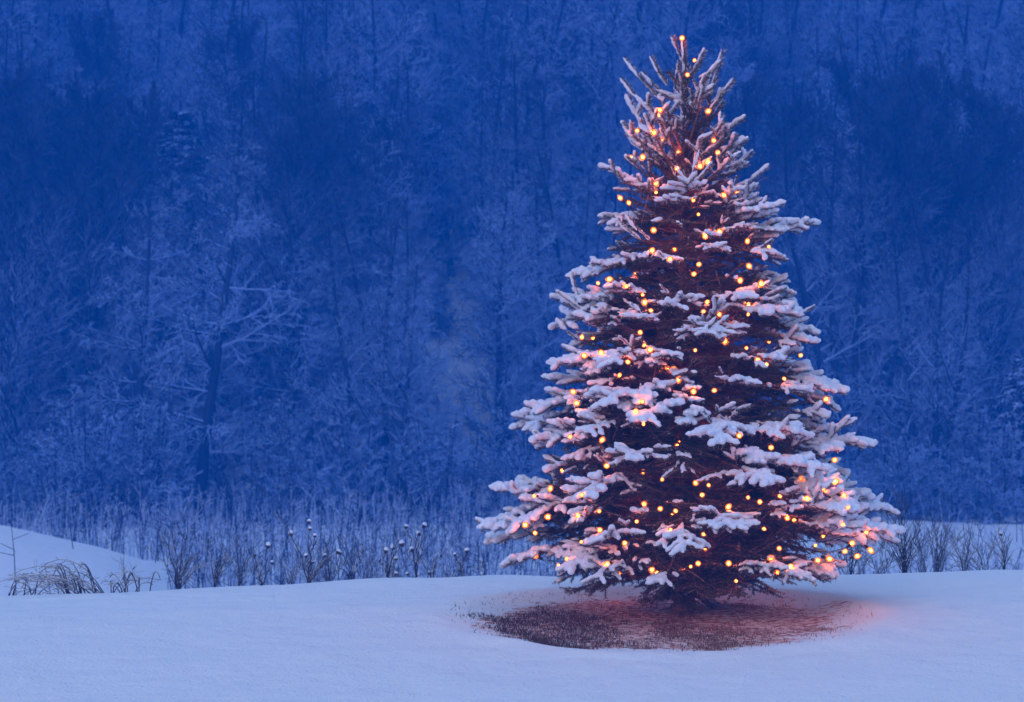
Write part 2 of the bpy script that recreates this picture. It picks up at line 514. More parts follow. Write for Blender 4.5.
# how open to the sky each twig is
mid = (TP0 + TP1) / 2
order = np.argsort(-mid[:, 2])
low = 1 - sstep(0.45, 0.75, mid[:, 2])
cells = {}
expo = np.zeros(len(mid))
for idx in order:
    x, y, zz = mid[idx]
    cx_, cy_ = int(math.floor(x / 0.06)), int(math.floor(y / 0.06))
    c = 0
    for ddx in (-1, 0, 1):
        for ddy in (-1, 0, 1):
            for z2 in cells.get((cx_ + ddx, cy_ + ddy), ()):
                if z2 > zz + 0.07: c += 1 if (ddx == 0 and ddy == 0) else 0.5
    expo[idx] = math.exp(-0.085 * c)
    cells.setdefault((cx_, cy_), []).append(zz)
expo = expo ** (1 - 0.65 * low)
patch = 0.5 + 0.5 * vnoise(mid[:, 0] * 3 + mid[:, 2] * 5, mid[:, 1] * 3 - mid[:, 2] * 3, 1.0, 77)
side = np.clip(np.abs(mid[:, 0] - SX) / 1.0, 0, 1) + 0.35 * np.clip((mid[:, 0] - SX) / 1.0, 0, 1)
patch2 = 0.5 + 0.5 * vnoise(mid[:, 0] * 7 + mid[:, 2] * 4, mid[:, 1] * 7 - mid[:, 2] * 9, 1.0, 78)
outer = np.hypot(mid[:, 0] - SX, mid[:, 1] - TY) / np.array([max(0.05, reach(max(0.05, q[2]), math.atan2(q[1] - TY, q[0] - SX))) for q in mid])
load = np.clip(expo * (0.22 + 0.85 * patch + 0.42 * side) + 1.5 * np.clip(patch2 - 0.55, 0, 1) * sstep(0.5, 0.85, outer), 0, 1.15)
load[mid[:, 2] < 0.1] *= 0.4

# needles
nn = np.maximum(3, (TL * 620 * (1 - 0.72 * TD) * (1 + 1.1 * sstep(0.72, 0.85, TP0[:, 2] / H))).astype(int))
ti = np.repeat(np.arange(len(TL)), nn); n = len(ti)
D, A, B = frames(TP1 - TP0)
u = rng.uniform(0, 1, n); th = rng.uniform(0, 2 * math.pi, n)
rad = np.cos(th)[:, None] * A[ti] + np.sin(th)[:, None] * B[ti]
P = TP0[ti] + (TP1 - TP0)[ti] * u[:, None] + rad * 0.003
nd = D[ti] * rng.uniform(0.35, 0.9, n)[:, None] + rad + rng.normal(0, 0.15, (n, 3))
nd /= np.linalg.norm(nd, axis=1, keepdims=True)
nl = rng.uniform(0.013, 0.023, n) * (0.75 + 0.25 * TW[ti]) * (1 + 0.65 * sstep(0.72, 0.85, TP0[ti][:, 2] / H))
W = np.cross(nd, rng.normal(0, 1, (n, 3))); W /= np.linalg.norm(W, axis=1, keepdims=True); W *= 0.0016
V = np.stack([P - W, P + W, P + nd * nl[:, None]], 1).reshape(-1, 3)
T = np.arange(n * 3).reshape(-1, 3)
needle_me = mesh_np('crown', V, T, [M_needle], smooth=False, attrs={'dead': np.clip(TD[ti] + rng.normal(0, 0.12, n), 0, 1), 'frost': (rng.uniform(0, 1, n) < 0.42 * load[ti] * (0.4 + 0.6 * (nd[:, 2] > 0))).astype(float)})
print('needles', n, 'twigs', len(TL))

# trunk and wood
zz = np.linspace(-0.08, H - 0.02, 40)
pt = np.stack([SX + 0.012 * np.sin(zz * 2.1) - 0.005, TY + 0.012 * np.cos(zz * 1.7), zz], 1)
rt = 0.062 * (1 - zz / H) ** 0.85 + 0.005; rt = rt + 0.03 * np.exp(-((zz + 0.08) / 0.12))
Vt, Qt, Tt = path_tube(pt, rt, 10)
trunk_me = mesh_np('trunk', Vt, [Qt, Tt], [M_bark])
w0 = np.concatenate([np.array(seg_w0), TP0]); w1 = np.concatenate([np.array(seg_w1), TP1])
r0 = np.concatenate([np.array(seg_r0), 0.0035 * TW + 0.0006]); r1 = np.concatenate([np.array(seg_r1), 0.0026 * TW + 0.0004])
Vb, Qb, _ = tubes(w0, w1, r0, r1, 4)
# bare snapped twigs in the inside, and the thick low limb on the right
bt = []
for k in range(320):
    zc = rs.uniform(0.25, 3.0); az = rs.uniform(0, 6.283); rc = reach(zc, az) * rs.uniform(0.1, 0.7)
    p = np.array([SX + rc * math.cos(az), TY + rc * math.sin(az), zc])
    v = np.array([math.cos(az) * 0.6 + rs.gauss(0, 0.6), math.sin(az) * 0.6 + rs.gauss(0, 0.6), rs.gauss(-0.15, 0.45)]); v /= np.linalg.norm(v)
    bt.append((p, p + v * rs.uniform(0.1, 0.34)))
b0 = np.array([q[0] for q in bt]); b1 = np.array([q[1] for q in bt])
Vc, Qc, _ = tubes(b0, b1, np.full(len(b0), 0.0042), np.full(len(b0), 0.0018), 3)
limb = np.array([[SX, TY, 0.10], [SX + 0.12, TY - 0.12, 0.07], [SX + 0.26, TY - 0.3, 0.12], [SX + 0.36, TY - 0.42, 0.22], [SX + 0.5, TY - 0.5, 0.27]])
Vd, Qd, Td = path_tube(limb, [0.03, 0.024, 0.02, 0.016, 0.01], 7)
Vw, Qw, Tw = join([(Vb, Qb, np.zeros((0, 3), int)), (Vc, Qc, np.zeros((0, 3), int)), (Vd, Qd, Td)])
wood_me = mesh_np('branches', Vw, [Qw, Tw], [M_bark])

# snow: fingers laid along each exposed twig, fused into lumps
parts = []
prof = [(0.0, 0.45), (0.12, 0.82), (0.35, 1.0), (0.65, 1.0), (0.88, 0.8), (1.0, 0.42)]
SN = 8
S_V = []; S_Q = []; S_T = []; off = 0
ra_ = np.arange(SN) * 2 * math.pi / SN
for i_ in range(len(TL)):
    ld = load[i_]
    if ld < 0.22: continue
    p0, p1 = TP0[i_], TP1[i_]
    d = p1 - p0; L_ = TL[i_]; d = d / L_
    steep = abs(d[2])
    r = (0.006 + 0.0195 * min(1.0, ld) * rs.uniform(0.75, 1.25)) * (0.72 + 0.28 * TW[i_]) * (1 - 0.44 * steep)
    hf = float(sstep(0.15, 0.7, 1 - mid[i_, 2] / H)); r *= 0.80 + 0.42 * hf + 0.26 * float(sstep(0.76, 0.84, mid[i_, 2] / H))
    s = np.cross(d, [0, 0, 1.0]); nrm = np.linalg.norm(s)
    if nrm < 1e-3: s = np.array([1.0, 0, 0])
    else: s = s / nrm
    upv = np.cross(s, d)
    if upv[2] < 0: upv = -upv
    if steep > 0.45:        # on upright shoots the snow clings to the weather side
        wv_ = np.array([-0.9, rs.uniform(-0.3, 0.6), 0.8]); wv_ = wv_ - d * wv_.dot(d); upv = wv_ / np.linalg.norm(wv_); s = np.cross(d, upv)
    lift = (0.55 * r + 0.005 + 0.008 * steep)
    e0 = p0 - d * r * 0.5; e1 = p1 + d * r * 0.7
    rows = []
    for t, k in prof:
        c = e0 + (e1 - e0) * t + upv * lift + np.array([0, 0, 0.002])
        kk = k * r * rs.uniform(0.88, 1.12)
        rows.append(c + (np.cos(ra_)[:, None] * s * kk * 1.12 + np.sin(ra_)[:, None] * upv * kk * np.where(np.sin(ra_) < 0, 0.75, 1.0)[:, None]))
    m = len(prof)
    Vv = np.concatenate(rows + [(e0 - d * 0.002 + upv * lift)[None] - d * r * 0.25, (e1 + upv * lift)[None] + d * r * 0.22])
    S_V.append(Vv)
    k = np.arange(SN); k2 = (k + 1) % SN
    for q in range(m - 1): S_Q.append(np.stack([off + q * SN + k, off + q * SN + k2, off + (q + 1) * SN + k2, off + (q + 1) * SN + k], 1))
    S_T.append(np.stack([np.full(SN, off + m * SN), off + k2, off + k], 1))
    S_T.append(np.stack([np.full(SN, off + m * SN + 1), off + (m - 1) * SN + k, off + (m - 1) * SN + k2], 1))
    off += len(Vv)
raw = mesh_np('raw', np.concatenate(S_V), [np.concatenate(S_Q), np.concatenate(S_T)], [M_snow_load])
print('snow fingers', len(S_V))
tmp = bpy.data.objects.new('raw', raw); col.objects.link(tmp)
mo = tmp.modifiers.new('r', 'REMESH'); mo.mode = 'VOXEL'; mo.voxel_size = 0.0072; mo.use_smooth_shade = True
ms = tmp.modifiers.new('s', 'SMOOTH'); ms.factor = 0.5; ms.iterations = 3
tx = bpy.data.textures.new('snow_lumps', 'CLOUDS'); tx.noise_scale = 0.03; tx.noise_depth = 2
md = tmp.modifiers.new('d', 'DISPLACE'); md.texture = tx; md.texture_coords = 'GLOBAL'; md.strength = 0.022; md.mid_level = 0.5
dg = bpy.context.evaluated_depsgraph_get()
snow_me = bpy.data.meshes.new_from_object(tmp.evaluated_get(dg)); snow_me.name = 'snow_load'
snow_me.materials.clear(); snow_me.materials.append(M_snow_load)
snow_me.polygons.foreach_set('use_smooth', np.ones(len(snow_me.polygons), dtype=bool))
bpy.data.objects.remove(tmp); bpy.data.meshes.remove(raw)
print('snow faces', len(snow_me.polygons))

spruce = link('spruce_tree', None, loc=(SX, TY, 0))
props(spruce, 'snow-laden spruce wound with glowing bulbs, alone on the open snow', 'christmas tree')


def sub(name, me, parent):
    """a child whose mesh was built in world space"""
    o = link(name, me, parent)
    o.matrix_parent_inverse = Matrix.Identity(4)
    root = parent
    t = Vector((0, 0, 0))
    while root is not None: t += root.location; root = root.parent
    o.location = -t
    return o


sub('trunk', trunk_me, spruce); sub('branches', wood_me, spruce)
crown = sub('crown', needle_me, spruce)
sn = link('snow_load', snow_me, crown)

# ------------------------------------------------------------------ strings of lit bulbs
BULBS = [(683.6, 38), (694, 62), (688, 75), (706, 113), (661, 110), (639, 131), (654, 133), (643, 154), (679, 168), (717, 153), (701, 168), (706, 165), (656, 184), (657, 192), (630, 205), (622, 200), (722, 193), (692, 201), (698, 214), (712, 140),
         (654, 231), (718, 230), (651, 253), (667, 260), (701, 264), (692, 275), (747, 244), (740, 278), (761, 287), (644, 295), (653, 311), (619, 314), (644, 306), (705, 303), (701, 312), (718, 312), (748, 303), (747, 316), (627, 288), (613, 279), (705, 238), (747, 264),
         (582, 340), (641, 334), (646, 344), (651, 351), (604, 354), (587, 357), (630, 363), (621, 373), (695, 349), (673, 366), (678, 383), (693, 390), (745, 348), (755, 359), (576, 393), (578, 403), (643, 402), (783, 378), (765, 363), (799, 356), (725, 345), (823, 400), (712, 391),
         (604, 437), (609, 466), (644, 423), (637, 411), (572, 435), (770, 448), (832, 461), (738, 434), (551, 485), (536, 496), (582, 497), (600, 511), (661, 481), (696, 483), (708, 485), (704, 495), (748, 496), (832, 483), (799, 477), (779, 494), (823, 490), (841, 495), (805, 498), (661, 509), (674, 510), (726, 509), (760, 504), (846, 508),
         (551, 517), (580, 516), (527, 525), (537, 534), (601, 530), (582, 542), (538, 557), (567, 561), (609, 563), (624, 544), (637, 520), (671, 529), (652, 573), (697, 562), (691, 565), (762, 528), (793, 521), (787, 517), (843, 523), (864, 532), (821, 537), (814, 546), (779, 548), (767, 558), (728, 562)]
bpy.context.view_layer.update()
dg = bpy.context.evaluated_depsgraph_get()
snow_set = {'snow_load', 'crown', 'branches', 'trunk'}
origin = Vector((0, 0, CAMZ))
levels = [(0, 222), (222, 330), (330, 412), (412, 512), (512, 700)]
LBL = ['string of small warm bulbs wound round the tip of the snowy spruce',
       'string of warm bulbs round the upper third of the spruce, below its narrow tip',
       'string of warm bulbs round the waist of the spruce between top and lower boughs',
       'string of warm bulbs across the broad lower boughs of the spruce',
       'lowest string of warm bulbs, round the skirt of the spruce above the bare disc']


def bulb_mesh():
    prof = [(0.0, 0.005), (0.006, 0.012), (0.014, 0.0172), (0.024, 0.0176), (0.034, 0.0125), (0.043, 0.005)]
    n = 8; V = []; 
    for z, r in prof:
        for k in range(n): V.append((r * math.cos(2 * math.pi * k / n), r * math.sin(2 * math.pi * k / n), z))
    V.append((0, 0, 0.046)); V.append((0, 0, 0))
    m = len(prof)
    Q = np.array([[q * n + k, q * n + (k + 1) % n, (q + 1) * n + (k + 1) % n, (q + 1) * n + k] for q in range(m - 1) for k in range(n)])
    T = np.array([[m * n, (m - 1) * n + k, (m - 1) * n + (k + 1) % n] for k in range(n)] + [[m * n + 1, (k + 1) % n, k] for k in range(n)])
    return mesh_np('bulb', np.array(V), [Q, T], [M_glass])


def filament_mesh():
    V, Q, T = path_tube(np.array([[0, 0, 0.012], [0, 0, 0.016], [0, 0, 0.026], [0, 0, 0.030]]), [0.003, 0.0075, 0.0075, 0.003], 6)
    return mesh_np('filament', V, [Q, T], [M_bulb])


def socket_mesh():
    V, Q, T = path_tube(np.array([[0, 0, -0.028], [0, 0, -0.02], [0, 0, -0.0005]]), [0.006, 0.0085, 0.0085], 8)
    return mesh_np('socket', V, [Q, T], [M_wire])


bulb_me, socket_me, fil_me = bulb_mesh(), socket_mesh(), filament_mesh()
for li, (ya, yb) in enumerate(levels):
    pts = []
    for (px, py) in BULBS:
        if not (ya <= py < yb): continue
        tgt = Vector(at(px, py, TY)); d = (tgt - origin).normalized()
        zc = (605 - py) * K
        rx = (px - 685) * K
        az_side = 0.0 if rx > 0 else math.pi
        Rr = max(reach(zc, -math.pi / 2), abs(rx) * 1.02)
        ymin = TY - math.sqrt(max(0.0, Rr * Rr - rx * rx)) * 0.78
        hit, loc, nr, fi, ob, mx_ = sc.ray_cast(dg, origin, d, distance=TY + 3)
        yhit = loc.y if hit and ob.name in snow_set else ymin
        yb_ = min(yhit, ymin + 0.12) - rs.choice((0.022, 0.016, -0.004, 0.02))
        yb_ = max(yb_, TY - Rr - 0.05)
        pts.append(np.array(origin + d * (yb_ / d.y)))
    front = len(pts)
    # the rest of the winding, round the sides and the back of the tree
    zlo, zhi = (605 - min(yb, 585)) * K, (605 - max(ya, 60)) * K
    nb = [5, 9, 10, 13, 12][li]
    for k in range(nb):
        az = -math.pi / 2 + math.pi * (0.6 + 0.8 * (k + 0.5) / nb) * 1.0 + (math.pi * 0.0)
        zc = rs.uniform(zlo, zhi); rr_ = reach(zc, az) * rs.uniform(0.55, 0.85)
        pts.append(np.array([SX + rr_ * math.cos(az), TY + rr_ * math.sin(az), zc]))
    # extra unseen bulbs added inside the crown to brighten its interior
    for k in range([2, 5, 8, 12, 12][li]):
        az = rs.uniform(-math.pi, 0); zc = rs.uniform(zlo, zhi); rr_ = reach(zc, az) * rs.uniform(0.12, 0.42)
        pts.append(np.array([SX + rr_ * math.cos(az), TY + rr_ * math.sin(az), zc]))
    if li == 4:     # low bulbs added, mostly at right, to throw warm glow on the snow
        for (px, py, dy) in [(800, 566, -0.35), (826, 558, -0.55), (842, 552, -0.5), (775, 572, -0.6), (560, 566, 0.1), (735, 580, -0.7), (815, 560, -0.85), (792, 568, -0.85), (850, 545, -0.35), (868, 548, -0.45), (854, 557, -0.6)]:
            pts.append(at(px, py, TY + dy))
    pts = np.array(pts)
    # a winding order: row by row, alternately left to right and back
    rows = max(2, int(round((zhi - zlo) / 0.19)))
    fr_ = np.arange(len(pts)) < front + 99
    row = np.clip(((pts[:, 2] - zlo) / (zhi - zlo) * rows).astype(int), 0, rows - 1)
    azs = np.arctan2(pts[:, 1] - TY, pts[:, 0] - SX)
    order = []
    for q in range(rows):
        ids = [i2 for i2 in range(len(pts)) if row[i2] == q]
        ids.sort(key=lambda i2: azs[i2] if azs[i2] < math.pi / 2 else azs[i2] - 2 * math.pi)
        order += ids if q % 2 == 0 else ids[::-1]
    pts = pts[order]
    root = link('light_string', None, loc=tuple(pts[0]))
    props(root, LBL[li], 'string lights', 'strings of bulbs on the spruce')
    wire = []
    for a1, a2 in zip(pts[:-1], pts[1:]):
        ax = np.array([SX, TY, 0])
        L_ = np.linalg.norm(a2 - a1)
        for t in np.linspace(0, 1, 9)[:-1]:
            p = a1 * (1 - t) + a2 * t
            inw = ax - p; inw[2] = 0; inw /= max(np.linalg.norm(inw), 1e-6)
            s_ = math.sin(t * math.pi)
            p = p + inw * (0.03 + 0.13 * s_ * min(1, L_)) + np.array([0, 0, -0.02 - 0.06 * s_ * L_ + 0.012 * math.sin(t * 19)])
            wire.append(p)
    Vq, Qq, Tq = path_tube(np.array(wire), 0.0028, 5)
    sub('wire', mesh_np('wire', Vq, [Qq, Tq], [M_wire]), root)
    for p in pts:
        b = link('bulb', bulb_me, root, tuple(p - pts[0])); bs_ = rs.uniform(0.7, 1.3); b.scale = (bs_, bs_, bs_)
        out = p - np.array([SX, TY, p[2]]); out /= max(np.linalg.norm(out), 1e-6)
        dv = Vector((out[0] + rs.gauss(0, 0.5), out[1] + rs.gauss(0, 0.5), rs.gauss(0.1, 0.7))).normalized()
        b.rotation_euler = dv.to_track_quat('Z', 'Y').to_euler()
        link('socket', socket_me, b); link('filament', fil_me, b)

# ------------------------------------------------------------------ bare trees of the wood


def grow(rs, p, v, L, r, level, out, Htot, spec):
    """recursive limb; out gets (p0, p1, r0, r1, level, snow)"""
    m = spec['m'][level]
    q = np.array(p, float); v = np.array(v, float); v /= np.linalg.norm(v)
    for k in range(m):
        w = spec['wander'][level]
        v = v + np.array([rs.gauss(0, w), rs.gauss(0, w), rs.gauss(0, w * 0.6) + spec['up'][level]]); v /= np.linalg.norm(v)
        q2 = q + v * (L / m)
        ra = r * (1 - 0.8 * k / m) if level else r * (1 - 0.85 * k / m); rb = r * (1 - 0.8 * (k + 1) / m) if level else r * (1 - 0.85 * (k + 1) / m)
        hz = q2[2] / Htot
        sn = (0.12 if level == 0 else 1.0) * max(0.16, min(1.0, (spec['snowtop'] - hz) / 0.45 + 0.5))
        out.append((q, q2, ra, rb, level, sn))
        if level < len(spec['m']) - 1:
            t = (k + 1) / m
            if level > 0 or t > spec['bare']:
                nk = spec['kids'][level]
                nk = int(nk) + (1 if rs.random() < nk - int(nk) else 0)
                for c in range(nk):
                    az = rs.uniform(0, 6.283)
                    side = np.cross(v, [rs.gauss(0, 1), rs.gauss(0, 1), rs.gauss(0, 1)]); side /= max(np.linalg.norm(side), 1e-6)
                    a = R(rs.uniform(*spec['angle'][level]))
                    cv = v * math.cos(a) + side * math.sin(a)
                    fr = rs.random()
                    if level == 0:
                        cl = spec['len'] * Htot * (1.0 - 0.62 * t ** 3) * (0.75 + 0.25 * math.sin(t * 3.1)) * rs.uniform(0.6, 1.1)
                    else:
                        cl = L * rs.uniform(0.35, 0.6) * (1.1 - 0.5 * t)
                    grow(rs, q * (1 - fr) + q2 * fr, cv, cl, max(ra * (0.42 if level == 0 else 0.6), 0.010), level + 1, out, Htot, spec)
        q = q2


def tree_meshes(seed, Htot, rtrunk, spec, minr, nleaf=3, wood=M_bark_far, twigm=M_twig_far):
    rs_ = random.Random(seed); out = []
    stems = spec.get('stems', 1)
    for s in range(stems):
        a = rs_.uniform(0, 6.28) if stems > 1 else 0
        v = (0.16 * math.cos(a), 0.16 * math.sin(a), 1) if stems > 1 else (rs_.gauss(0, .03), rs_.gauss(0, .03), 1)
        grow(rs_, (0.15 * math.cos(a) * (stems > 1), 0.15 * math.sin(a) * (stems > 1), -0.3), v, Htot * rs_.uniform(0.9, 1.05), rtrunk * (1 if stems == 1 else 0.75), 0, out, Htot, spec)
    res = []
    for lv, n_, name, m_ in (((0,), 7, 'trunk', wood), ((1, 2, 3, 4), nleaf, 'crown', twigm)):
        S = [o for o in out if o[4] in lv]
        V, Q, si = tubes([s[0] for s in S], [s[1] for s in S], np.maximum([s[2] for s in S], minr), np.maximum([s[3] for s in S], minr), n_)
        res.append(mesh_np(name, V, Q, [m_], attrs={'snow': np.array([s[5] for s in S])[si]}))
    return res


SP = dict(m=[16, 6, 4, 3], kids=[3.2, 2.0, 1.6], wander=[0.035, 0.10, 0.18, 0.2], up=[0.02, 0.05, 0.03, 0.02],
          angle=[(45, 80), (30, 65), (25, 60)], len=0.27, bare=0.08, snowtop=1.05)
SP_FINE = dict(SP, kids=[3.8, 2.7, 2.4], snowtop=0.62, len=0.33, angle=[(35, 70), (22, 52), (20, 50)], up=[0.01, 0.10, 0.09, 0.06], bare=0.12)
SP_MULTI = dict(SP, stems=4, kids=[1.4, 2.0, 1.7], len=0.22, snowtop=0.74, bare=0.15, up=[0.03, 0.07, 0.04, 0.03])
SP_SLIM = dict(SP, kids=[2.6, 1.8, 1.5], len=0.22, bare=0.2, snowtop=0.95, angle=[(60, 95), (35, 70), (25, 60)], up=[0.02, 0.02, 0.0, 0.0])
SP_BUSH = dict(SP, m=[6, 5, 4, 3], stems=7, kids=[1.6, 1.8, 1.6], len=0.35, bare=0.05, snowtop=1.5)

VAR = {}
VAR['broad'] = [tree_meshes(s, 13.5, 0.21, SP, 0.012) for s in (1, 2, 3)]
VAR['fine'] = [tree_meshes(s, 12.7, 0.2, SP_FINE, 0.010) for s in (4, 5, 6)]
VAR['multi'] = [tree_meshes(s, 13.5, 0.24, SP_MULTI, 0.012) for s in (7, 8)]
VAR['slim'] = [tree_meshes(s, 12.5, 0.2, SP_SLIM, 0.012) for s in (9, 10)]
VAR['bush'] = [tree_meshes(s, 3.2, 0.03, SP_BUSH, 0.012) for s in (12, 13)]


def evergreen(seed, Htot, Rb):
    rs_ = random.Random(seed)
    V, Q, T = path_tube(np.array([[0, 0, -0.3], [0, 0, Htot * 0.5], [0.05, 0, Htot]]), [0.16, 0.1, 0.02], 7)
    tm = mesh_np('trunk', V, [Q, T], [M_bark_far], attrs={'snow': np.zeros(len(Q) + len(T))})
    P0, P1, r0, r1, sn = [], [], [], [], []
    z = Htot * 0.12
    while z < Htot:
        f = 1 - z / Htot
        for k in range(7):
            az = rs_.uniform(0, 6.28); L = Rb * (f ** 0.75) * rs_.uniform(0.6, 1.1) + 0.15
            e = np.array([math.cos(az), math.sin(az), 0]); s = np.array([-math.sin(az), math.cos(az), 0])
            m = 5; q = np.array([0, 0, z]); v = e + np.array([0, 0, 0.25])
            for j in range(m):
                v = v + np.array([0, 0, -0.14]); vv = v / np.linalg.norm(v)
                q2 = q + vv * L / m
                P0.append(q); P1.append(q2); r0.append(0.03); r1.append(0.025); sn.append(1)
                for sg in (-1, 1):
                    for c in range(3):
                        w = vv * 0.6 + s * sg * 0.8 + np.array([0, 0, rs_.gauss(-0.15, 0.2)]); w /= np.linalg.norm(w)
                        fr = rs_.random(); b = q * (1 - fr) + q2 * fr
                        l2 = rs_.uniform(0.2, 0.5) * (1.1 - 0.6 * j / m)
                        P0.append(b); P1.append(b + w * l2); r0.append(rs_.uniform(0.035, 0.075)); r1.append(0.02); sn.append(1 if rs_.random() < 0.75 else 0)
                q = q2
        z += Htot * 0.028
    V, Q, si = tubes(P0, P1, r0, r1, 5)
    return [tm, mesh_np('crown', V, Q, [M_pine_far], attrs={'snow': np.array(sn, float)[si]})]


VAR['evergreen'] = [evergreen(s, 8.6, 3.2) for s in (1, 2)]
NAMES = {'broad': 'bare_tree', 'fine': 'bare_tree', 'multi': 'bare_tree', 'slim': 'bare_tree', 'bush': 'bare_bush', 'evergreen': 'evergreen_tree'}
KINDW = {'broad': 'spreading snow-lined bare tree', 'fine': 'bare tree with dark fine-twigged crown', 'multi': 'many-stemmed bare tree',
         'slim': 'slender bare tree with short boughs', 'bush': 'snowy bare bush', 'evergreen': 'dark snow-clumped evergreen'}


def plant(kind, x, y, s, rot, label, group, vi=0):
    tm, cm = VAR[kind][vi % len(VAR[kind])]
    e = link(NAMES[kind], None, loc=(x, y, float(ground_z(x, y)) - 0.05))
    e.rotation_euler = (rs.gauss(0, 0.02), rs.gauss(0, 0.03), rot); e.scale = (s, s, s)
    props(e, label, {'bush': 'bush'}.get(kind, 'tree'), group)
    link('trunk' if kind != 'bush' else 'stems', tm, e); link('crown' if kind != 'bush' else 'twigs', cm, e)
    return e


# front rank: (photo x, distance, kind, variant, scale, label)
FRONT = [
    (36, 80, 'fine', 2, 1.03, 'dark-crowned bare tree with the highest top of the left group'),
    (88, 77, 'fine', 0, 0.99, 'dark-crowned bare tree between the two over the left snow bank'),
    (150, 82, 'fine', 1, 0.93, 'lower dark-crowned bare tree closing the left group on its right'),
    (272, 80, 'fine', 1, 0.90, 'dark-crowned bare tree on the left flank of the dome left of centre'),
    (365, 83, 'fine', 0, 0.86, 'lowest dark-crowned bare tree on the right slope of the dome left of centre'),
    (795, 82, 'fine', 0, 0.97, 'dark-crowned bare tree beside the one nearest the spruce top, on its right'),
    (850, 83, 'fine', 1, 1.03, 'dark-crowned bare tree behind the thick many-stemmed one'),
    (945, 82, 'fine', 2, 1.01, 'dark-crowned bare tree just left of the one over the right field'),
    (992, 82, 'fine', 0, 0.95, 'lower dark-crowned bare tree second from the right edge of the photo'),
    (12, 76, 'fine', 0, 1.02, 'dark-crowned bare tree at the left edge of the photo, front rank of the wood'),
    (62, 78, 'fine', 1, 1.02, 'dark-crowned bare tree above the highest part of the left snow bank'),
    (105, 80, 'fine', 2, 1.0, 'dark-crowned bare tree above the falling end of the left snow bank'),
    (138, 73, 'slim', 0, 0.85, 'slender snowy tree just right of the left snow bank'),
    (172, 86, 'evergreen', 0, 1.15, 'evergreen with a pointed snowy top standing among bare trees at left'),
    (200, 71, 'slim', 1, 0.95, 'straight slender dark trunk at the wood edge, left quarter of the photo'),
    (238, 79, 'broad', 0, 0.78, 'spreading snowy tree right of the straight slender trunk'),
    (308, 79, 'fine', 0, 1.0, 'domed dark-crowned bare tree left of centre'),
    (335, 82, 'fine', 2, 0.98, 'dark-crowned bare tree on the right flank of the dark dome left of centre'),
    (283, 76, 'slim', 1, 0.80, 'low snowy bare tree in front of the dark dome left of centre'),
    (372, 72, 'multi', 0, 0.72, 'small many-stemmed snowy tree left of the pale clearing'),
    (403, 71, 'broad', 2, 0.60, 'leaning snowy tree at the left rim of the pale clearing'),
    (452, 98, 'broad', 0, 0.8, 'snowy bare tree behind the pale clearing'),
    (545, 93, 'evergreen', 1, 1.0, 'broad snow-clumped evergreen left of the lit spruce'),
    (585, 92, 'broad', 1, 1.05, 'tall bare tree rising beside the broad evergreen, behind the lit spruce'),
    (770, 80, 'fine', 1, 0.96, 'dark-crowned bare tree just right of the spruce top'),
    (812, 78, 'broad', 2, 0.9, 'snowy bare tree behind the right boughs of the spruce'),
    (848, 74, 'multi', 1, 0.9, 'thick many-stemmed tree right of the spruce'),
    (880, 80, 'fine', 2, 1.06, 'tallest dark-crowned tree right of the spruce'),
    (915, 77, 'fine', 0, 1.04, 'dark-crowned tree over the field, second from the tallest'),
    (925, 72, 'multi', 0, 0.72, 'low forked tree with a long snow-lined bough, over the right field'),
    (968, 80, 'fine', 1, 1.0, 'dark-crowned tree between the right field and the photo edge'),
    (1015, 78, 'fine', 2, 0.96, 'dark-crowned tree at the right edge of the photo'),
    (1016, 72, 'evergreen', 1, 0.55, 'evergreen with snow clumps at the right edge of the photo'),
]
for px, Y, kind, vi, s, lab in FRONT:
    plant(kind, (px - 512) / F * Y, Y, s, rs.uniform(0, 6.28), lab, 'trees along the front of the wood', vi)

# deeper ranks
spots = []
def free(x, y, dmin):
    return all((x - a) ** 2 + (y - b) ** 2 > dmin * dmin for a, b in spots)
for px, Y, *_ in FRONT: spots.append(((px - 512) / F * Y, Y))
deep = []
tries = 0
while len(deep) < 245 and tries < 20000:
    tries += 1
    y = rs.uniform(76, 132); x = rs.uniform(-0.235, 0.235) * y
    px = 512 + x / y * F
    if y < 95 and 410 < px < 492: continue       # the pale clearing
    if y < 84 and 600 < px < 760 and rs.random() < 0.5: continue
    if free(x, y, 2.0 if y < 100 else 2.5): spots.append((x, y)); deep.append((x, y))
for x, y in deep:
    px = 512 + x / y * F
    kind = rs.choices(['broad', 'fine', 'slim', 'multi', 'evergreen'], [5, 0.5, 3, 2.2, 0.3])[0]
    s = rs.uniform(0.68, 0.9) if y < 95 else rs.uniform(0.75, 1.05)
    side = 'left of the spruce' if px < 600 else ('behind the spruce' if px < 780 else 'right of the spruce')
    rank = 'behind the front rank' if y < 100 else 'up the hillside'
    plant(kind, x, y, s, rs.uniform(0, 6.28), f'{KINDW[kind]}, {rank}, {side}', f'{kind} trees {rank} {side}', rs.randrange(9))

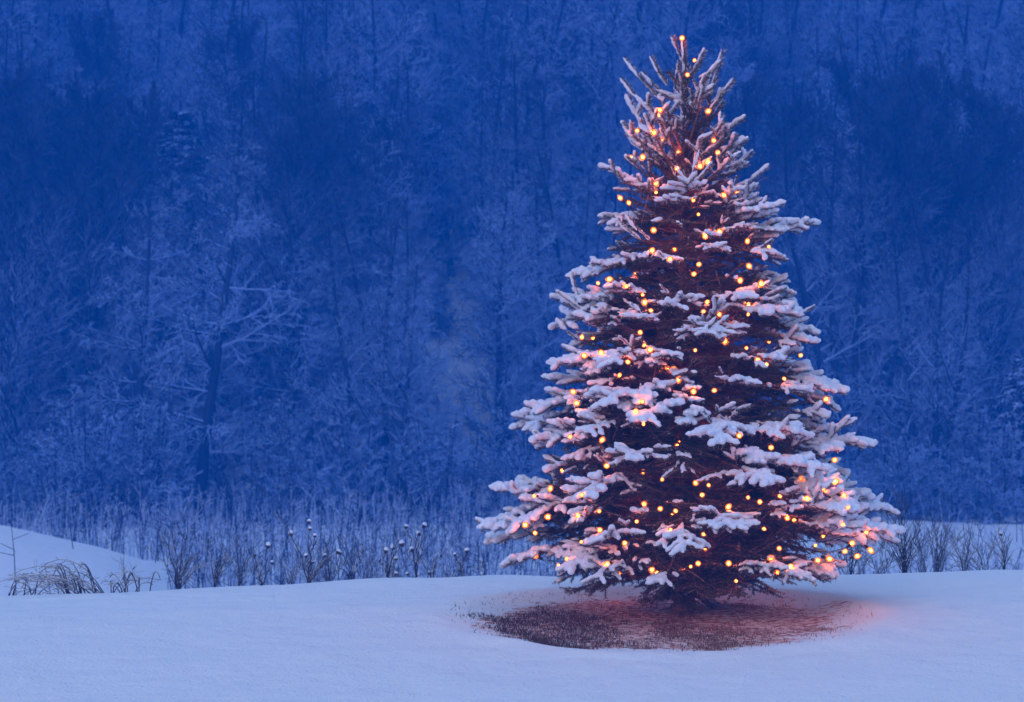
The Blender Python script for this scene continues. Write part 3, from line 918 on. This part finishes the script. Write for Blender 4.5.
# far wood: one mass up the hill
SP_F = dict(SP, m=[7, 3, 2], kids=[3.4, 2.6], wander=[0.04, 0.12, 0.2], up=[0.02, 0.06, 0.04], angle=[(35, 70), (25, 60)], len=0.26, bare=0.2, snowtop=1.6)
far_src = []
for sd in range(6):
    rs_ = random.Random(50 + sd); out = []
    grow(rs_, (0, 0, -0.3), (0, 0, 1), 13.0, 0.16, 0, out, 13.0, SP_F)
    V, Q, si = tubes([s[0] for s in out], [s[1] for s in out], np.maximum([s[2] for s in out], 0.022), np.maximum([s[3] for s in out], 0.016), 3)
    far_src.append((V, Q, np.array([s[5] for s in out])[si]))
Vs, Qs, Ss, off = [], [], [], 0
cnt = 0
fs = []
tries = 0
while cnt < 760 and tries < 60000:
    tries += 1
    if cnt < 430: y = rs.uniform(130, 192); x = rs.uniform(-0.24, 0.24) * y
    else: y = rs.uniform(72, 192); x = rs.choice((-1, 1)) * rs.uniform(0.24, 0.46) * y      # the same wood going on beyond the photo's sides
    if any((x - a) ** 2 + (y - b) ** 2 < 5.0 for a, b in fs): continue
    fs.append((x, y)); cnt += 1
    V, Q, S = far_src[rs.randrange(6)]
    a = rs.uniform(0, 6.28); s = rs.uniform(0.7, 1.15); c, sn_ = math.cos(a) * s, math.sin(a) * s
    W = np.stack([V[:, 0] * c - V[:, 1] * sn_ + x, V[:, 0] * sn_ + V[:, 1] * c + y, V[:, 2] * s + float(ground_z(x, y))], 1)
    Vs.append(W); Qs.append(Q + off); Ss.append(S); off += len(V)
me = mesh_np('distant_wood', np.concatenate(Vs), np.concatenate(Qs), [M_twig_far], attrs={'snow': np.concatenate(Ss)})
props(link('distant_wood', me), 'distant bare wood fading into haze up the hillside', 'wood', kind='stuff')
print('far faces', len(me.polygons))

# bushes at the foot of the wood
for k in range(105):
    for _ in range(50):
        px = rs.uniform(-60, 1090); Y = rs.uniform(68, 74) if k < 60 else rs.uniform(72, 95)
        if 412 < px < 495 and rs.random() < 0.8: continue
        x = (px - 512) / F * Y
        if free(x, Y, 1.2): break
    spots.append((x, Y))
    where = 'left of the spruce' if px < 600 else 'right of the spruce'
    plant('bush', x, Y, rs.uniform(0.6, 1.25) if px < 560 else rs.uniform(0.5, 1.1), rs.uniform(0, 6.28), f'snowy bare bush at the foot of the wood, {where}', f'bushes at the foot of the wood {where}', k)


# tall dry weeds standing on the valley field
def stalks(n, xr, yr, hr, cond, seed, r=0.006):
    g = np.random.default_rng(seed)
    y = g.uniform(*yr, n); px = g.uniform(*xr, n); x = (px - 512) / F * y
    k = cond(px, y, g.uniform(0, 1, n)); x, y = x[k], y[k]; m = len(x)
    h = hr[0] + (hr[1] - hr[0]) * g.uniform(0, 1, m) ** 1.6 * (0.7 + 0.6 * vnoise(x, y, 0.8, 41)); P = np.stack([x, y, ground_z(x, y) - 0.02], 1)
    l = g.normal(0, 0.12, (m, 2))
    p1 = P + np.stack([l[:, 0] * h * 0.4, l[:, 1] * h * 0.4, h * 0.55], 1); p2 = P + np.stack([l[:, 0] * h * 1.1, l[:, 1] * h, h], 1)
    A0 = [P, p1]; A1 = [p1, p2]; rr0 = [np.full(m, r), np.full(m, r * 0.8)]; rr1 = [np.full(m, r * 0.8), np.full(m, r * 0.5)]
    for q in range(4):
        f = g.uniform(0.4, 0.95, m)[:, None]; b = P * (1 - f) + p2 * f
        d = g.normal(0, 0.6, (m, 3)); d[:, 2] = g.uniform(0.2, 0.9, m)
        A0.append(b); A1.append(b + d * h[:, None] * 0.2); rr0.append(np.full(m, r * 0.6)); rr1.append(np.full(m, r * 0.5))
    V, Q, si = tubes(np.concatenate(A0), np.concatenate(A1), np.concatenate(rr0), np.concatenate(rr1), 3)
    return V, Q, (g.uniform(0, 1, len(P)) < 0.62).astype(float)[si % len(P)]


V, Q, S = stalks(9500, (-40, 1040), (36, 69), (0.3, 1.7),
                 lambda px, y, u: u < np.where(px < 700, np.where(px > 170, 0.95, np.where(y > 54, 0.9, 0.03)) , np.where(y < 52, 0.35, 0.06)), 5, 0.011)
props(link('tall_weeds', mesh_np('tall_weeds', V, Q, [M_brush], attrs={'snow': S})), 'tall frosted weeds standing thick on the hollow behind the snow crest', 'weeds', kind='stuff')

# ------------------------------------------------------------------ weeds and bushes just behind the crest
def b_head(nt, b):
    n = noise(nt, 90, 3)
    r = ramp(nt, n.outputs['Fac'], [(0.3, (0.03, 0.025, 0.03)), (0.7, (0.09, 0.07, 0.06))]); nt.links.new(r.outputs['Color'], b.inputs['Base Color'])
M_head = mat('seed_head', (0.05, 0.04, 0.04), 0.9, 0.1, b_head)


def ball(r, sz=1.0, n=8, m=6, flat=None, jitter=0.0, seed=0):
    g = np.random.default_rng(seed)
    V = []
    for i2 in range(1, m):
        a = math.pi * i2 / m
        for k in range(n):
            b2 = 2 * math.pi * k / n; j = 1 + g.uniform(-jitter, jitter)
            zc = r * sz * math.cos(a) * j
            if flat is not None and zc < flat * r: zc = flat * r
            V.append((r * math.sin(a) * math.cos(b2) * j, r * math.sin(a) * math.sin(b2) * j, zc))
    V.append((0, 0, r * sz)); V.append((0, 0, -r * sz if flat is None else flat * r))
    t, bt_ = len(V) - 2, len(V) - 1
    Q = np.array([[i2 * n + k, (i2 + 1) * n + k, (i2 + 1) * n + (k + 1) % n, i2 * n + (k + 1) % n] for i2 in range(m - 2) for k in range(n)])
    T = np.array([[t, k, (k + 1) % n] for k in range(n)] + [[bt_, (m - 2) * n + (k + 1) % n, (m - 2) * n + k] for k in range(n)])
    return np.array(V), Q, T


hV, hQ, hT = ball(0.017, 1.25, 9, 7, jitter=0.12, seed=3)
head_me = mesh_np('seed_head', hV, [hQ, hT], [M_head])
cV, cQ, cT = ball(0.0215, 0.95, 10, 8, flat=-0.15, jitter=0.05, seed=4)
cap_me = mesh_np('snow_cap', cV + np.array([0, 0, 0.011]), [cQ, cT], [M_snow_load])


def weed(bx, Y, heads, label, extra=0, name='dried_weed', cat='dried weed', dark=1.0, fan=None, r=0.0048, group='dried weeds behind the snow crest', seed=0):
    """stems rise from one foot to each head given by its photo place; extra = thin side twigs without heads"""
    g = random.Random(seed * 13 + int(bx))
    x0 = (bx - 512) / F * Y; z0 = float(ground_z(x0, Y)) - 0.02
    root = link(name, None, loc=(x0, Y, z0)); props(root, label, cat, group)
    foot = np.array([x0, Y, z0]); parts = []
    ends = []
    for hx, hy, hs in heads:
        Yh = Y + g.uniform(-0.22, 0.22); e = at(hx, hy, Yh); ends.append((e, hs))
    for k in range(extra):
        w, ht = fan
        hx = bx + g.uniform(-w, w) * g.uniform(0.5, 1.35) + 0.25 * w * math.sin(bx); hy = 0
        top = at(hx, 0, Y + g.uniform(-0.25, 0.25)); top[2] = z0 + 1.4 * ht * g.uniform(0.45, 1.0) * (1 - 0.35 * abs(hx - bx) / w)
        ends.append((top, 0))
    for e, hs in ends:
        n_ = 9; ctrl = foot * 0.55 + e * 0.45 + np.array([(foot[0] - e[0]) * 0.25, 0, 0.10 * (e[2] - foot[2])])
        ts = np.linspace(0, 1, n_)[:, None]
        P = foot * (1 - ts) ** 2 + 2 * ctrl * ts * (1 - ts) + e * ts ** 2
        P[1:-1] += np.array([[g.gauss(0, 0.009), g.gauss(0, 0.009), g.gauss(0, 0.004)] for _ in range(n_ - 2)])
        rr_ = np.linspace(r * (1.1 if hs else 0.85), r * 0.5, n_)
        parts.append(path_tube(P, rr_, 5))
        L_ = np.linalg.norm(e - foot)
        for q in range(g.randint(3, 6) if extra == 0 or hs else g.randint(4, 8)):
            k = g.randint(2, n_ - 2); v = P[k + 1] - P[k]; v /= np.linalg.norm(v)
            w_ = v + np.array([g.choice((-1, 1)) * g.uniform(0.35, 0.9), g.gauss(0, 0.5), g.uniform(-0.05, 0.3)]); w_ /= np.linalg.norm(w_)
            l2 = L_ * g.uniform(0.12, 0.3)
            p1 = P[k] + w_ * l2 * 0.5; p2 = p1 + (w_ + np.array([0, 0, 0.35])) * l2 * 0.45
            parts.append(path_tube(np.array([P[k], p1, p2]), [r * 0.5, r * 0.4, r * 0.25], 4))
    V, Q, T = join(parts)
    sub('stems', mesh_np('stems', V, [Q, T], [M_weed], attrs={'snow': np.ones(len(Q) + len(T))}), root)
    for e, hs in ends:
        if hs:
            h_ = link('seed_head', head_me, root, tuple(e - foot)); h_.scale = (hs * 0.82, hs * 0.88, hs * g.uniform(0.75, 1.0))
            h_.rotation_euler = (g.gauss(0, 0.2), g.gauss(0, 0.2), g.uniform(0, 6))
            if hs > 0.7: link('snow_cap', cap_me, h_)
    return root


WEEDS = [
    (262, 19.6, [(268, 546, 1.1), (272, 563, 0.8), (255, 556, 0.7)], 'short dried weed with one capped head, leftmost of those with seed heads', 3, (24, 0.3)),
    (309, 19.8, [(291, 534, 1.1), (309, 522, 1.0), (310, 529, 0.9), (315, 536, 0.9), (306, 556, 1.0), (325, 556, 1.0), (338, 552, 1.0), (277, 512, 0.6), (313, 562, .8)], 'widest dried weed with about eight capped seed heads, in front of the hollow', 3, (34, 0.4)),
    (352, 20.4, [(340, 553, 0.8), (363, 552, 0.6)], 'thin dried weed between the widest weed and the white-capped cluster', 4, (20, 0.45)),
    (388, 20.0, [(386, 551, 1.1), (393, 548, 1.1), (396, 559, 1.1), (402, 544, 1.2), (396, 574, 0.9), (380, 561, 0.7)], 'dried weed with a tight cluster of white snow-capped heads', 2, (20, 0.35)),
    (416, 20.2, [(424, 526, 1.2), (406, 527, 1.0), (419, 534, 1.1), (412, 550, 1.1), (407, 574, .8)], 'tallest dried weed, whose top heads stand over the white-capped cluster', 2, (18, 0.4)),
    (431, 20.5, [(430, 573, 0.9), (441, 556, .7)], 'low dried weed right of the tallest one', 3, (14, 0.3)),
    (462, 20.3, [(467, 551, 1.2), (455, 555, 0.8)], 'pair of lone capped heads left of the lowest spruce bough', 2, (10, 0.3)),
    (482, 20.6, [(481, 575, 0.9)], 'tiny dried weed below the leftmost bough of the spruce', 2, (8, 0.15)),
]
for k, (bx, Y, hd, lab, ex, fan) in enumerate(WEEDS): weed(bx, Y, hd, lab, ex, fan=fan, seed=k, dark=1)
BUSHES = [
    (178, 19.7, 15, (36, 0.46), 'fan-shaped twiggy shrub on the crest at left', 0.0046),
    (214, 20.2, 14, (24, 0.38), 'lower tangled shrub right of the fan-shaped one', 0.0034),
    (240, 20.9, 14, (22, 0.45), 'thin shrub between the tangled shrub and the first capped weed', 0.003),
    (128, 20.1, 4, (16, 0.28), 'few upright stems right of the arching grass clump', 0.0032),
    (330, 21.5, 18, (40, 0.5), 'pale thicket behind the widest capped weed', 0.003),
    (366, 21.8, 8, (30, 0.5), 'pale thicket behind the thin capped weed', 0.003),
    (448, 22.0, 7, (26, 0.45), 'faint twiggy shrub behind the low weed near the spruce', 0.003),
    (850, 21.6, 18, (44, 0.6), 'shrub under the right boughs of the spruce', 0.0036),
    (905, 20.8, 26, (40, 0.56), 'dense dark shrub just right of the spruce', 0.0042),
    (938, 21.4, 18, (36, 0.55), 'open shrub between the dense shrub and the leaning stems', 0.0034),
    (965, 21.0, 12, (34, 0.48), 'sparse leaning stems on the right crest', 0.0034),
    (985, 21.2, 14, (40, 0.44), 'tangled shrub between the leaning stems and the one with a dark head', 0.003),
    (925, 21.9, 12, (44, 0.6), 'taller pale thicket behind the dense dark shrub', 0.003),
    (880, 20.6, 12, (34, 0.36), 'low dark shrub at the foot of the dense one, on its left', 0.0036),
    (290, 21.0, 10, (40, 0.34), 'low pale thicket between the leftmost and the widest capped weed', 0.0028),
    (400, 21.6, 12, (46, 0.4), 'low pale thicket behind the white-capped cluster', 0.0028),
    (60, 20.4, 9, (60, 0.26), 'sprawling thin stems behind the arching grass clump', 0.003),
    (800, 21.9, 7, (24, 0.4), 'thin shrub behind the crest below the inner right boughs', 0.003),
]
for k, (bx, Y, ex, fan, lab, r_) in enumerate(BUSHES): weed(bx, Y, [], lab, ex, 'bare_shrub', 'shrub', fan=fan, r=r_, group='shrubs behind the snow crest', seed=k + 30)
weed(1004, 20.6, [(1001, 534, 0.9), (996, 566, .6)], 'shrub with one dark head at the right edge of the photo', 9, 'bare_shrub', 'shrub', fan=(26, 0.38), r=0.0036, group='shrubs behind the snow crest', seed=60)


# arching grass clump at the left
def clump(bx, Y, n_, w, ht, label, seed, lean):
    g = random.Random(seed); x0 = (bx - 512) / F * Y; z0 = float(ground_z(x0, Y)) - 0.02
    root = link('grass_clump', None, loc=(x0, Y, z0)); props(root, label, 'grass clump', 'arching grass clumps behind the crest')
    parts = []
    for k in range(n_):
        s = np.array([x0 + g.gauss(0, 0.10), Y + g.gauss(0, 0.1), z0])
        dx = (lean + g.gauss(0, 0.35)) * w; hh = ht * g.uniform(0.3, 1.0)
        ts = np.linspace(0, 1, 8)[:, None]
        c = s + np.array([dx * 0.45, g.gauss(0, .05), hh * 1.5]); e = s + np.array([dx, g.gauss(0, 0.15), hh * g.uniform(0.5, 0.85)])
        P = s * (1 - ts) ** 2 + 2 * c * ts * (1 - ts) + e * ts ** 2
        parts.append(path_tube(P, np.linspace(0.0052, 0.0028, 8), 4))
        for q in range(5):
            k2 = g.randint(3, 6); w_ = np.array([g.gauss(0.3 * (1 if dx > 0 else -1), 0.5), g.gauss(0, 0.4), g.uniform(-0.3, 0.4)]) * 0.09
            parts.append(path_tube(np.array([P[k2], P[k2] + w_]), [0.0022, 0.0016], 4))
    V, Q, T = join(parts)
    sub('blades', mesh_np('blades', V, [Q, T], [M_weed], attrs={'snow': np.ones(len(Q) + len(T))}), root)


clump(84, 19.7, 30, 0.62, 0.30, 'arching frosted grass clump sprawling left over the crest', 1, -0.6)
clump(122, 19.9, 14, 0.4, 0.24, 'small upright grass tuft behind the sprawling clump', 2, 0.1)
clump(20, 20.1, 12, 0.35, 0.2, 'low grass tuft at the left edge of the photo', 3, 0.4)
clump(612, 18.9, 9, 0.22, 0.12, 'few curled grass stems behind the bare disc, left of the spruce foot', 4, -0.2)

# ------------------------------------------------------------------ air
hz = mesh_np('haze', np.array([[x, y, z] for x in (-430, 430) for y in (-45, 345) for z in (-7, 60)], float),
             np.array([[0, 1, 3, 2], [4, 6, 7, 5], [0, 4, 5, 1], [2, 3, 7, 6], [0, 2, 6, 4], [1, 5, 7, 3]]), smooth=False)
mh = bpy.data.materials.new('haze'); mh.use_nodes = True
nt = mh.node_tree; nt.nodes.remove(nt.nodes['Principled BSDF'])
pv = N(nt, 'ShaderNodeVolumePrincipled'); pv.inputs['Color'].default_value = (0.0, 0.22, 0.97, 1)
pv.inputs['Density'].default_value = 0.0060
pv.inputs['Anisotropy'].default_value = 0.0
nt.links.new(pv.outputs[0], nt.nodes['Material Output'].inputs['Volume'])
hz.materials.append(mh)
props(link('haze', hz), 'pale blue winter haze over the valley', 'haze', kind='stuff')

# ------------------------------------------------------------------ dusk light
w = bpy.data.worlds.new('World'); sc.world = w; w.use_nodes = True
nt = w.node_tree; bg = nt.nodes['Background']
sky = N(nt, 'ShaderNodeTexSky', sky_type='NISHITA'); sky.sun_disc = False
sky.sun_elevation = R(4); sky.sun_rotation = R(200)
tint = N(nt, 'ShaderNodeMix', data_type='RGBA', blend_type='MULTIPLY'); tint.inputs['Factor'].default_value = 1
nt.links.new(sky.outputs[0], tint.inputs['A']); tint.inputs['B'].default_value = (1.10, 1.06, 1.06, 1)
gz = N(nt, 'ShaderNodeTexCoord'); sz = N(nt, 'ShaderNodeSeparateXYZ'); nt.links.new(gz.outputs['Generated'], sz.inputs[0])
ov = N(nt, 'ShaderNodeMapRange'); ov.inputs['From Min'].default_value = 0.0; ov.inputs['From Max'].default_value = 1.0
ov.inputs['To Min'].default_value = 0.16; ov.inputs['To Max'].default_value = 3.0
nt.links.new(sz.outputs['Z'], ov.inputs['Value'])
om = N(nt, 'ShaderNodeVectorMath', operation='SCALE'); nt.links.new(tint.outputs['Result'], om.inputs[0]); nt.links.new(ov.outputs[0], om.inputs['Scale'])
nt.links.new(om.outputs[0], bg.inputs['Color'])
bg.inputs['Strength'].default_value = 0.10
sl = bpy.data.lights.new('sun', 'SUN'); sl.energy = 0.25; sl.angle = R(60); sl.color = (0.3, 0.5, 1.0)
so = link('sun', sl); so.rotation_euler = (R(25), R(-15), 0)

sc.view_settings.view_transform = 'Standard'; sc.view_settings.look = 'None'
sc.view_settings.exposure = 2.0; sc.view_settings.gamma = 1
cy = sc.cycles
cy.max_bounces = 6; cy.diffuse_bounces = 3; cy.glossy_bounces = 2; cy.transmission_bounces = 2; cy.volume_bounces = 1
cy.sample_clamp_indirect = 4
cy.use_denoising = True
